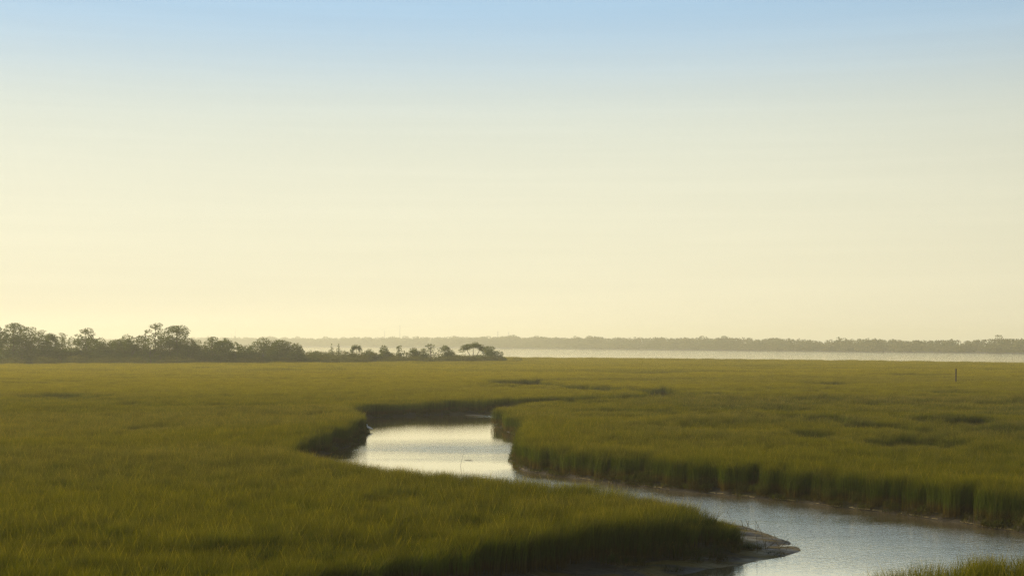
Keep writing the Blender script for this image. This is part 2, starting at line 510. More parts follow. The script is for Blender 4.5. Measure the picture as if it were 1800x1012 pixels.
def ground_material():
    m, t, o = new_mat("marsh mud")
    b = N(t, "ShaderNodeBsdfPrincipled")
    g = N(t, "ShaderNodeNewGeometry")
    mp_ = N(t, "ShaderNodeMapping")
    mp_.inputs["Scale"].default_value = (0.75, 1.5, 1)
    mp_.inputs["Rotation"].default_value = (0, 0, R(28))
    t.links.new(g.outputs["Position"], mp_.inputs[0])
    n1 = N(t, "ShaderNodeTexNoise")
    n1.inputs["Scale"].default_value = 0.9
    n1.inputs["Detail"].default_value = 7
    n1.inputs["Roughness"].default_value = 0.6
    t.links.new(mp_.outputs[0], n1.inputs["Vector"])
    mud = ramp_node(t, [(0.3, (0.018, 0.015, 0.010)), (0.55, (0.030, 0.025, 0.018)), (0.75, (0.050, 0.043, 0.031))])
    t.links.new(n1.outputs["Fac"], mud.inputs["Fac"])
    # film of yellow-brown algae in patches
    n2 = N(t, "ShaderNodeTexNoise")
    n2.inputs["Scale"].default_value = 0.55
    n2.inputs["Detail"].default_value = 6
    n2.inputs["Distortion"].default_value = 0.6
    t.links.new(mp_.outputs[0], n2.inputs["Vector"])
    ar = ramp_node(t, [(0.44, (0, 0, 0)), (0.53, (1, 1, 1))])
    t.links.new(n2.outputs["Fac"], ar.inputs["Fac"])
    mx = N(t, "ShaderNodeMix", data_type="RGBA")
    mx.inputs["B"].default_value = (0.085, 0.058, 0.007, 1)
    fz = N(t, "ShaderNodeMath", operation="MULTIPLY")
    al = N(t, "ShaderNodeAttribute", attribute_name="algae")
    t.links.new(al.outputs["Fac"], fz.inputs[1])
    t.links.new(ar.outputs["Color"], fz.inputs[0])
    t.links.new(fz.outputs[0], mx.inputs["Factor"])
    t.links.new(mud.outputs["Color"], mx.inputs["A"])
    t.links.new(mx.outputs["Result"], b.inputs["Base Color"])
    # wet sheen in the lower patches
    rr = N(t, "ShaderNodeMapRange")
    rr.inputs["From Min"].default_value = 0.35
    rr.inputs["From Max"].default_value = 0.62
    b.inputs["Specular IOR Level"].default_value = 0.13
    rr.inputs["To Min"].default_value = 0.28
    rr.inputs["To Max"].default_value = 0.75
    t.links.new(n1.outputs["Fac"], rr.inputs["Value"])
    rm = N(t, "ShaderNodeMix", data_type="FLOAT")
    rm.inputs["A"].default_value = 0.85
    t.links.new(al.outputs["Fac"], rm.inputs["Factor"])
    t.links.new(rr.outputs[0], rm.inputs["B"])
    t.links.new(rm.outputs["Result"], b.inputs["Roughness"])
    bp = N(t, "ShaderNodeBump")
    bp.inputs["Strength"].default_value = 1.0
    bp.inputs["Distance"].default_value = 0.16
    n3 = N(t, "ShaderNodeTexNoise")
    n3.inputs["Scale"].default_value = 4.5
    n3.inputs["Detail"].default_value = 6
    t.links.new(mp_.outputs[0], n3.inputs["Vector"])
    ad = N(t, "ShaderNodeMath", operation="MULTIPLY_ADD")
    ad.inputs[1].default_value = 0.45
    t.links.new(n3.outputs["Fac"], ad.inputs[0])
    t.links.new(n1.outputs["Fac"], ad.inputs[2])
    t.links.new(ad.outputs[0], bp.inputs["Height"])
    t.links.new(bp.outputs[0], b.inputs["Normal"])
    t.links.new(b.outputs[0], o.inputs["Surface"])
    return m


def water_material():
    m, t, o = new_mat("creek water")
    g = N(t, "ShaderNodeNewGeometry")

    def spot(cx, cy_, rx, ry):
        mp_ = N(t, "ShaderNodeMapping", vector_type="TEXTURE")
        mp_.inputs["Location"].default_value = (cx, cy_, 0)
        mp_.inputs["Scale"].default_value = (rx, ry, 1000)
        t.links.new(g.outputs["Position"], mp_.inputs[0])
        gr = N(t, "ShaderNodeTexGradient", gradient_type="SPHERICAL")
        t.links.new(mp_.outputs[0], gr.inputs[0])
        return gr.outputs["Fac"]

    # small wind wavelets, lying across the view
    mp1 = N(t, "ShaderNodeMapping")
    mp1.inputs["Scale"].default_value = (1.0, 2.1, 1)
    mp1.inputs["Rotation"].default_value = (0, 0, R(12))
    t.links.new(g.outputs["Position"], mp1.inputs[0])
    w1 = N(t, "ShaderNodeTexNoise")
    w1.inputs["Scale"].default_value = 3.3
    w1.inputs["Detail"].default_value = 3
    w1.inputs["Roughness"].default_value = 0.55
    t.links.new(mp1.outputs[0], w1.inputs["Vector"])
    w2 = N(t, "ShaderNodeTexNoise")
    w2.inputs["Scale"].default_value = 0.35
    w2.inputs["Detail"].default_value = 2
    t.links.new(mp1.outputs[0], w2.inputs["Vector"])
    add = N(t, "ShaderNodeMath", operation="MULTIPLY_ADD")
    add.inputs[1].default_value = 0.6
    t.links.new(w2.outputs["Fac"], add.inputs[0])
    t.links.new(w1.outputs["Fac"], add.inputs[2])
    # where the wind reaches the surface (cat's paws)
    mp3 = N(t, "ShaderNodeMapping")
    mp3.inputs["Scale"].default_value = (0.05, 0.16, 1)
    t.links.new(g.outputs["Position"], mp3.inputs[0])
    w3 = N(t, "ShaderNodeTexNoise")
    w3.inputs["Scale"].default_value = 1.3
    w3.inputs["Detail"].default_value = 4
    t.links.new(mp3.outputs[0], w3.inputs["Vector"])
    s1 = spot(22, 63, 27, 27)
    s4 = spot(5, 71, 18, 16)
    s2 = spot(-3, 98, 18, 17)
    s3 = spot(0, 1600, 5000, 1400)
    s5 = spot(-1, 146, 7, 8)
    mxs = N(t, "ShaderNodeMath", operation="MAXIMUM")
    t.links.new(s1, mxs.inputs[0])
    s2m = N(t, "ShaderNodeMath", operation="MULTIPLY")
    s2m.inputs[1].default_value = 0.42
    t.links.new(s2, s2m.inputs[0])
    t.links.new(s2m.outputs[0], mxs.inputs[1])
    mxs4 = N(t, "ShaderNodeMath", operation="MAXIMUM")
    t.links.new(mxs.outputs[0], mxs4.inputs[0])
    s5m = N(t, "ShaderNodeMath", operation="MULTIPLY")
    s5m.inputs[1].default_value = 0.6
    t.links.new(s5, s5m.inputs[0])
    s45 = N(t, "ShaderNodeMath", operation="MAXIMUM")
    t.links.new(s4, s45.inputs[0])
    t.links.new(s5m.outputs[0], s45.inputs[1])
    t.links.new(s45.outputs[0], mxs4.inputs[1])
    mxs2 = N(t, "ShaderNodeMath", operation="MAXIMUM")
    t.links.new(mxs4.outputs[0], mxs2.inputs[0])
    s3m = N(t, "ShaderNodeMath", operation="MULTIPLY")
    s3m.inputs[1].default_value = 1.0
    t.links.new(s3, s3m.inputs[0])
    t.links.new(s3m.outputs[0], mxs2.inputs[1])
    sm = N(t, "ShaderNodeMapRange", interpolation_type="SMOOTHSTEP")
    sm.inputs["From Min"].default_value = 0.05
    sm.inputs["From Max"].default_value = 0.6
    t.links.new(mxs2.outputs[0], sm.inputs["Value"])
    mod = N(t, "ShaderNodeMapRange")
    mod.inputs["From Min"].default_value = 0.32
    mod.inputs["From Max"].default_value = 0.66
    mod.inputs["To Min"].default_value = 0.35
    mod.inputs["To Max"].default_value = 1.0
    t.links.new(w3.outputs["Fac"], mod.inputs["Value"])
    ml = N(t, "ShaderNodeMath", operation="MULTIPLY")
    t.links.new(sm.outputs[0], ml.inputs[0])
    t.links.new(mod.outputs[0], ml.inputs[1])
    st = N(t, "ShaderNodeMapRange")
    st.inputs["To Min"].default_value = 0.018
    st.inputs["To Max"].default_value = 0.36
    t.links.new(ml.outputs[0], st.inputs["Value"])
    bp = N(t, "ShaderNodeBump")
    bp.inputs["Distance"].default_value = 0.16
    t.links.new(st.outputs[0], bp.inputs["Strength"])
    t.links.new(add.outputs[0], bp.inputs["Height"])
    gl = N(t, "ShaderNodeBsdfGlossy")
    gl.inputs["Color"].default_value = (1.0, 0.94, 0.80, 1)
    gl.inputs["Roughness"].default_value = 0.04
    t.links.new(bp.outputs[0], gl.inputs["Normal"])
    df = N(t, "ShaderNodeBsdfDiffuse")
    df.inputs["Color"].default_value = (0.20, 0.18, 0.12, 1)
    lw = N(t, "ShaderNodeLayerWeight")
    lw.inputs["Blend"].default_value = 0.6
    t.links.new(bp.outputs[0], lw.inputs["Normal"])
    fr = N(t, "ShaderNodeMapRange")
    fr.inputs["To Min"].default_value = 0.0
    fr.inputs["To Max"].default_value = 1.0
    t.links.new(lw.outputs["Facing"], fr.inputs["Value"])
    mx = N(t, "ShaderNodeMixShader")
    t.links.new(fr.outputs[0], mx.inputs[0])
    t.links.new(df.outputs[0], mx.inputs[1])
    t.links.new(gl.outputs[0], mx.inputs[2])
    t.links.new(mx.outputs[0], o.inputs["Surface"])
    return m


M_GROUND = ground_material()
M_WATER = water_material()

# ------------------------------------------------------------------ ground and water
ys = [10.0]
while ys[-1] < 720:
    ys.append(ys[-1] * 1.0085)
while ys[-1] < 6200:
    ys.append(ys[-1] * 1.05)
ys = np.array(ys)
tans = np.unique(np.concatenate([np.linspace(-0.46, 0.46, 330), np.linspace(-1.3, -0.46, 24), np.linspace(0.46, 1.3, 24)]))
TX, TY = np.meshgrid(tans, ys)
gx, gy = (TX * TY).ravel(), TY.ravel()
gz = ground_z(gx, gy)
nr, nc = len(ys), len(tans)
idx = np.arange(nr * nc).reshape(nr, nc)
quads = np.stack([idx[:-1, :-1], idx[:-1, 1:], idx[1:, 1:], idx[1:, :-1]], -1).reshape(-1, 4)
me = mesh_np("ground", np.stack([gx, gy, gz], 1), quads, np.full(len(quads), 4), True)
me.attributes.new("algae", "FLOAT", "POINT").data.foreach_set("value", smooth(0.3, -0.6, poly_sd(gx, gy, MUD)).astype(np.float32))
link("ground", me, M_GROUND, kind="structure", label="dark wet mud of the tidal marsh under the grass")

bm = bmesh.new()
Wv = [bm.verts.new(v) for v in ((-8200, 4, 0), (8200, 4, 0), (8200, 6250, 0), (-8200, 6250, 0))]
bm.faces.new(Wv)
me = bpy.data.meshes.new("water")
bm.to_mesh(me)
bm.free()
link("water", me, M_WATER, kind="structure", label="pale reflecting water of the winding creek and the bay behind")

# ------------------------------------------------------------------ grass
PROTO = bpy.data.collections.new("grass clumps")


def clump(name, nblades, rad, hgt, width, lean, seed, seg=3):
    r = np.random.default_rng(seed)
    V, Fc, cnt, H, VV = [], [], [], [], []
    base = 0
    for _ in range(nblades):
        a, q = r.random() * 2 * math.pi, rad * math.sqrt(r.random())
        x, y = q * math.cos(a), q * math.sin(a)
        h = hgt * (0.82 + 0.20 * r.random())
        head = r.random() < (0.014 if rad < 0.5 else 0.006)
        h *= 1.10 if head else 1.0
        fa = r.random() * math.pi
        wx, wy = math.cos(fa) * width * 0.5, math.sin(fa) * width * 0.5
        la = r.random() * 2 * math.pi
        l = lean * (0.3 + r.random()) * h
        lx, ly = math.cos(la) * l + 0.07 * h, math.sin(la) * l
        rv = r.random() * 0.8 if not head else 1.25
        wf = 1.5 if head else 1.0
        for s in range(seg + 1):
            t = s / seg
            bend = t ** 2
            w = (1 - 0.5 * t) * wf if s < seg else 0.0
            cx, cy_, cz = x + lx * bend * (0.6 + 0.8 * t), y + ly * bend * (0.6 + 0.8 * t), h * (t - 0.10 * t ** 3)
            if s < seg:
                V += [(cx - wx * w, cy_ - wy * w, cz), (cx + wx * w, cy_ + wy * w, cz)]
                H += [t, t]
                VV += [rv, rv]
            else:
                V.append((cx, cy_, cz))
                H.append(1.0)
                VV.append(rv)
        for s in range(seg - 1):
            b = base + 2 * s
            Fc += [b, b + 1, b + 3, b + 2]
            cnt.append(4)
        b = base + 2 * (seg - 1)
        Fc += [b, b + 1, b + 2]
        cnt.append(3)
        base += 2 * seg + 1
    me = mesh_np(name, V, Fc, cnt)
    for nm, dat in (("h", H), ("v", VV)):
        me.attributes.new(nm, "FLOAT", "POINT").data.foreach_set("value", np.array(dat, dtype=np.float32))
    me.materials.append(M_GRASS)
    o = bpy.data.objects.new(name, me)
    PROTO.objects.link(o)


NV = 5
for k in range(NV):
    clump("clump_a_%d" % k, 84, 0.36, 1.40, 0.0125, 0.17, 10 + k)
for k in range(NV):
    clump("clump_b_%d" % k, 110, 0.75, 1.40, 0.024, 0.16, 20 + k)
for k in range(NV):
    clump("clump_c_%d" % k, 120, 2.0, 1.40, 0.075, 0.16, 30 + k, 2)


def scatter(y0, y1, dens, tmax=0.47):
    n = int(dens * tmax * (y1 ** 2 - y0 ** 2))
    y = np.sqrt(y0 ** 2 + rng.random(n) * (y1 ** 2 - y0 ** 2))
    x = (rng.random(n) * 2 - 1) * tmax * y
    return x, y


GX, GY, GI = [], [], []
for zone, (y0, y1, dens) in enumerate(((24, 115, 5.6), (115, 290, 1.9), (290, 640, 0.36))):
    x, y = scatter(y0, y1, dens)
    GX.append(x)
    GY.append(y)
    GI.append(np.full(len(x), zone * NV) + rng.integers(0, NV, len(x)))
GX, GY, GI = np.concatenate(GX), np.concatenate(GY), np.concatenate(GI)
ex, ey = scatter(30, 170, 9.0)
es = shore_sd(ex, ey)
sel = (es > 0.0) & (es < 0.75) & (poly_sd(ex, ey, MUD) > 0.1)
bx_, by_ = 3 + 6.5 * rng.random(420), 44 + 14 * rng.random(420)
bm_, bs_ = poly_sd(bx_, by_, MUD), shore_sd(bx_, by_)
bsel = (bs_ > 0.15) & (bm_ < 0.2) & (rng.random(420) < np.exp(bm_ / 0.7))
ex, ey, sel = np.concatenate([ex, bx_]), np.concatenate([ey, by_]), np.concatenate([sel, bsel])
EDGE = np.concatenate([np.zeros(len(GX), bool), np.ones(int(sel.sum()), bool)])
GX, GY, GI = np.concatenate([GX, ex[sel]]), np.concatenate([GY, ey[sel]]), np.concatenate([GI, rng.integers(0, NV, int(sel.sum()))])
sd = shore_sd(GX, GY)
md = poly_sd(GX, GY, MUD)
keep = EDGE | ((sd > 0.16 + 0.25 * rng.random(len(GX)) ** 2) & (md > -0.15 + 0.35 * (rng.random(len(GX)) - 0.5)))
# the grove stands on dry ground: the marsh grass stops in front of it
pxg = GX / GY * F_PX + 900
keep &= GY < np.interp(pxg, [-200, 0, 540, 640, 800, 880, 900], [402, 405, 427, 446, 472, 536, 900])
GX, GY, GI, sd, EDGE = GX[keep], GY[keep], GI[keep], sd[keep], EDGE[keep]
GZ = ground_z(GX, GY)

scl = 0.84 + 0.26 * fbm(GX, GY, 8.0, 3, 40.0) + 0.10 * fbm(GX, GY, 1.8, 2, 140.0) + 0.17 * smooth(5, 1, sd)
scl *= 1.0 - 0.22 * smooth(0.60, 0.78, fbm(GX, GY * 1.3, 16.0, 3, 77.0))
tint = np.zeros(len(GX))
# taller seeding stand across the middle of the right-hand meadow
ptx, pty = GX / GY * F_PX + 900, HORIZON + F_PX * (CAM_H - GT) / GY
stand = smooth(940, 1250, ptx) * smooth(684, 700, pty) * smooth(790, 735, pty) * smooth(0.40, 0.58, fbm(GX, GY, 11.0, 3, 55.0) + 0.12 * smooth(770, 730, pty))
tint = np.maximum(tint, stand * (0.55 + 0.45 * rng.random(len(GX))))
scl *= 1 + 0.42 * stand * (rng.random(len(GX)) - 0.45)
scl += 0.24 * stand * (fbm(GX, GY, 3.5, 3, 8.0))
tint = np.maximum(tint, 0.5 * smooth(0.52, 0.72, fbm(GX * 0.5, GY, 22.0, 4, 91.0)))
for (hx, hy, hw, hd, amt) in HOLLOWS:
    cx, cy_ = P(hx, hy, 1.2)
    wob = 1.0 * (fbm(GX, GY, 3.0, 3, hx) - 0.5)
    q = np.sqrt(((GX - cx) / (1.2 * hw / F_PX * cy_)) ** 2 + ((GY - cy_) / (2.2 * hd)) ** 2) + wob
    scl *= 1 - 0.74 * min(1.0, amt * 1.15) * smooth(1.15, 0.75, q)
    tint = np.maximum(tint, 0.8 * amt * smooth(1.5, 0.9, q))  # shade of the hollows put into the colour as darker green
for line, w in THIN:
    scl *= 1 - 0.85 * smooth(w * 1.5, w * 0.9, seg_dist(GX, GY, line) + 1.6 * w * (fbm(GX, GY, 9.0, 2, 3.0) - 0.5))
# ragged crest along the grove edge
scl *= 1 + 0.18 * smooth(365, 430, GY) * smooth(0.45, 0.7, fbm(GX, GY, 14.0, 3, 66.0)) * smooth(20, -40, GX)
scl = np.clip(scl * (0.96 + 0.08 * rng.random(len(GX))), 0.25, 1.7)
scl *= 0.42 + 0.58 * smooth(-0.2, 2.4, poly_sd(GX, GY, MUD) + 4.0 * smooth(7.2, 3.6, GX) + 0.8 * (fbm(GX, GY, 1.2, 2, 4.0) - 0.5))

scl[EDGE] = 0.14 + 0.34 * rng.random(int(EDGE.sum())) * np.clip(sd[EDGE] * 2.5, 0.3, 1)
dry_glow = np.clip(smooth(60, 330, GY) * 0.95 + 0.35 * (fbm(GX, GY, 30.0, 3, 120.0) - 0.5), 0, 1) * (1 - 0.6 * np.clip(tint, 0, 1))
dry_glow[EDGE] = 0
tint[EDGE] = 1.0 + 0.7 * rng.random(int(EDGE.sum()))


def grass_tree():
    ng = bpy.data.node_groups.new("instance clumps", "GeometryNodeTree")
    ng.interface.new_socket("Geometry", in_out="INPUT", socket_type="NodeSocketGeometry")
    ng.interface.new_socket("Geometry", in_out="OUTPUT", socket_type="NodeSocketGeometry")
    gi, go = ng.nodes.new("NodeGroupInput"), ng.nodes.new("NodeGroupOutput")
    iop = ng.nodes.new("GeometryNodeInstanceOnPoints")
    ci = ng.nodes.new("GeometryNodeCollectionInfo")
    ci.inputs["Collection"].default_value = PROTO
    ci.inputs["Separate Children"].default_value = True
    ci.inputs["Reset Children"].default_value = True
    iop.inputs["Pick Instance"].default_value = True

    def named(nm, ty):
        n = ng.nodes.new("GeometryNodeInputNamedAttribute")
        n.data_type = ty
        n.inputs["Name"].default_value = nm
        return n.outputs["Attribute"]
    ng.links.new(gi.outputs[0], iop.inputs["Points"])
    ng.links.new(ci.outputs[0], iop.inputs["Instance"])
    ng.links.new(named("idx", "INT"), iop.inputs["Instance Index"])
    e2r = ng.nodes.new("FunctionNodeEulerToRotation")
    ng.links.new(named("rot", "FLOAT_VECTOR"), e2r.inputs[0])
    ng.links.new(e2r.outputs[0], iop.inputs["Rotation"])
    ng.links.new(named("scl", "FLOAT_VECTOR"), iop.inputs["Scale"])
    ng.links.new(iop.outputs[0], go.inputs[0])
    return ng


NG = grass_tree()


def grass_object(name, sel, label):
    n = int(sel.sum())
    me = bpy.data.meshes.new(name)
    me.vertices.add(n)
    me.vertices.foreach_set("co", np.stack([GX[sel], GY[sel], GZ[sel] - 0.02], 1).astype(np.float32).ravel())
    rot = np.stack([(rng.random(n) - 0.5) * 0.16, (rng.random(n) - 0.5) * 0.16, (rng.random(n) - 0.5) * 1.2 + np.where(rng.random(n) < 0.25, rng.random(n) * 6.28, 0)], 1)
    s = scl[sel]
    sx = 0.9 + 0.25 * rng.random(n)
    me.attributes.new("rot", "FLOAT_VECTOR", "POINT").data.foreach_set("vector", rot.astype(np.float32).ravel())
    me.attributes.new("scl", "FLOAT_VECTOR", "POINT").data.foreach_set("vector", np.stack([sx, sx, s], 1).astype(np.float32).ravel())
    me.attributes.new("idx", "INT", "POINT").data.foreach_set("value", GI[sel].astype(np.int32))
    me.attributes.new("tint", "FLOAT", "POINT").data.foreach_set("value", tint[sel].astype(np.float32))
    me.attributes.new("dry_glow", "FLOAT", "POINT").data.foreach_set("value", dry_glow[sel].astype(np.float32))
    me.materials.append(M_GRASS)
    o = link(name, me, kind="stuff", label=label, category="grass")
    md_ = o.modifiers.new("clumps", "NODES")
    md_.node_group = NG
    return o


corner = (GY < 45) & (GX > 4) & (GX > 9.3 + (GY - 38) * 1.6 - 4)
corner = (GY < 50) & (GX > -4 + 0 * GX) & (poly_sd(GX, GY, np.array([(-6, 15), (1.5, 26), P(1440, 1043, GT), P(1560, 1012, GT), P(1800, 971, GT), (24, 44), (60, 44), (60, 5), (-6, 5)])) < 1.2)
rightside = ~corner & (poly_sd(GX, GY, np.array([P(900, 815), P(1300, 871), P(1800, 938), (36, 41), (300, 40), (400, 400), P(1345, 687.5, GT), P(1180, 694.5, GT), P(930, 703, GT), P(878, 725, GT)])) < 0.8)
left = ~corner & ~rightside
grass_object("marsh_grass", left, "golden green marsh grass filling the left meadow and the far marsh")
grass_object("marsh_grass", rightside, "tall green marsh grass right of the creek with darker hollows")
grass_object("marsh_grass", corner, "grass tips on the near bank in the bottom right corner")

# ------------------------------------------------------------------ straw and wrack on the mud edge
def strip_mesh(name, items, mat):
    """items: (centre, half vector along, half vector across, value)"""
    V, Fc, VV = [], [], []
    for c, a, b, v in items:
        k = len(V)
        c, a, b = Vector(c), Vector(a), Vector(b)
        V += [c - a - b, c + a - b, c + a + b, c - a + b]
        Fc += [k, k + 1, k + 2, k + 3]
        VV += [v] * 4
    me = mesh_np(name, [tuple(p) for p in V], Fc, np.full(len(V) // 4, 4))
    me.attributes.new("v", "FLOAT", "POINT").data.foreach_set("value", np.array(VV, dtype=np.float32))
    me.materials.append(mat)
    return me


n = 60000
wx, wy = scatter(40, 165, 2.6, 0.44)
wsd = shore_sd(wx, wy)
band = (wsd > 0.03) & (wsd < 0.75)
wx, wy, wsd = wx[band], wy[band], wsd[band]
wz = ground_z(wx, wy, wsd)
items = []
for x, y, z, s in zip(wx, wy, wz, wsd):
    for _ in range(5):
        a = rng.random() * 6.28
        L = 0.10 + 0.28 * rng.random()
        el = (rng.random() * 0.5 if s < 0.4 else rng.random() * 1.3)
        d = Vector((math.cos(a) * math.cos(el), math.sin(a) * math.cos(el) * 0.8, math.sin(el))) * L
        c = Vector((x + (rng.random() - 0.5) * 0.7, y + (rng.random() - 0.5) * 0.7, z + 0.015 + abs(d.z)))
        up_ = Vector((rng.random() - 0.5, rng.random() - 0.5, 0.8)).normalized()
        w_ = d.cross(up_)
        w_ = (w_.normalized() if w_.length > 1e-6 else Vector((1, 0, 0))) * 0.008
        items.append((c, d, w_, 0.75 * rng.random() ** 1.6))
link("fallen_straw", strip_mesh("fallen_straw", items, M_STRAW), kind="stuff", label="brown fallen straw littering the muddy foot of the creek banks", category="straw")

# thin pale line of foam and bleached stems at the water's edge of the right bank
items = []
edge = [P(880, 749), P(893, 757), P(906, 768), P(912, 776)], [P(915, 824), P(960, 832), P(1050, 845), P(1160, 857), P(1300, 870), P(1450, 886), P(1600, 905), P(1700, 920), P(1800, 937), P(1850, 945)]
for line in edge:
    line = chaikin(line, 2, False)
    for p, q in zip(line[:-1], line[1:]):
        d = q - p
        L = np.hypot(*d)
        for _ in range(int(L * 9)):
            c = p + d * rng.random()
            # sit on the real waterline: walk towards the land until the ground is just above the water
            items.append((c, d / L))
cand = np.array([c for c, _ in items])
best = cand.copy()
bz = np.full(len(cand), 9.0)
for off in np.linspace(-1.6, 1.6, 23):
    tx, ty = cand[:, 0], cand[:, 1] + off
    s = shore_sd(tx, ty)
    z = np.abs(ground_z(tx, ty, s) - 0.03)
    u = z < bz
    bz[u] = z[u]
    best[u, 1] = ty[u]
out_items = []
for (c, d), b in zip(items, best):
    if fbm(np.array([b[0]]), np.array([b[1]]), 1.2, 2, 12.0)[0] < 0.5:
        continue
    L = 0.06 + 0.16 * rng.random()
    a = Vector((d[0], d[1], 0)) * L + Vector((0, 0, 0.02 * (rng.random() - 0.5)))
    out_items.append(((b[0], b[1] + (rng.random() - 0.5) * 0.18, 0.05 + 0.03 * rng.random()), a, Vector((-d[1], d[0], 0.5)) * (0.012 + 0.016 * rng.random()), 0.6 + 0.4 * rng.random()))
link("wrack_line", strip_mesh("wrack_line", out_items, M_STRAW), kind="stuff", label="thin pale line of wrack along the foot of the right bank", category="wrack")


# ------------------------------------------------------------------ trees
def tube(V, Fc, cnt, pts, radii, sides=6):
    base = len(V)
    for i, (p, r_) in enumerate(zip(pts, radii)):
        p = Vector(p)
        d = (Vector(pts[min(i + 1, len(pts) - 1)]) - Vector(pts[max(i - 1, 0)])).normalized()
        u = d.orthogonal().normalized()
        w = d.cross(u)
        for k in range(sides):
            a = 2 * math.pi * k / sides
            V.append(tuple(p + (u * math.cos(a) + w * math.sin(a)) * r_))
    for i in range(len(pts) - 1):
        for k in range(sides):
            a, b = base + i * sides + k, base + i * sides + (k + 1) % sides
            Fc.extend([a, b, b + sides, a + sides])
            cnt.append(4)
    Fc.extend([base + (len(pts) - 1) * sides + k for k in range(sides)])
    cnt.append(sides)


def leaf_cloud(r, lobes, n_per_m2, size, shell=0.55):
    """lobes: (x,y,z,rx,ry,rz). leaf-sized quads through each lobe's outer volume"""
    C, S = [], []
    for (x, y, z, rx, ry, rz) in lobes:
        area = 4 * math.pi * ((rx * ry + rx * rz + ry * rz) / 3)
        n_ = max(10, int(area * n_per_m2))
        d = r.normal(size=(n_, 3))
        d /= np.linalg.norm(d, axis=1)[:, None]
        q = (shell + (1.08 - shell) * r.random(n_) ** 0.6)[:, None]
        p = d * q * np.array([rx, ry, rz]) + np.array([x, y, z])
        p[:, 2] += 0.0
        C.append(p)
        S.append(np.clip(0.35 + 0.45 * d[:, 2] + 0.35 * (r.random(n_) - 0.5) + 0.2 * (r.random() - 0.5), 0, 1))
    C, S = np.concatenate(C), np.concatenate(S)
    n_ = len(C)
    a = r.normal(size=(n_, 3))
    a /= np.linalg.norm(a, axis=1)[:, None]
    b = np.cross(a, r.normal(size=(n_, 3)))
    b /= np.linalg.norm(b, axis=1)[:, None]
    sz = size * (0.6 + 0.8 * r.random(n_))[:, None]
    a, b = a * sz, b * sz * 0.62
    V = np.stack([C - a, C - b * 0.9, C + a, C + b], 1).reshape(-1, 3)
    return V, np.repeat(0.3 + 0.6 * r.random(n_) * 0.9 + 0.0 * S, 4)


def crown_mesh(name, V, VV, mat):
    n_ = len(V) // 4
    me = mesh_np(name, V, np.arange(n_ * 4), np.full(n_, 4))
    me.attributes.new("v", "FLOAT", "POINT").data.foreach_set("value", VV.astype(np.float32))
    me.materials.append(mat)
    return me


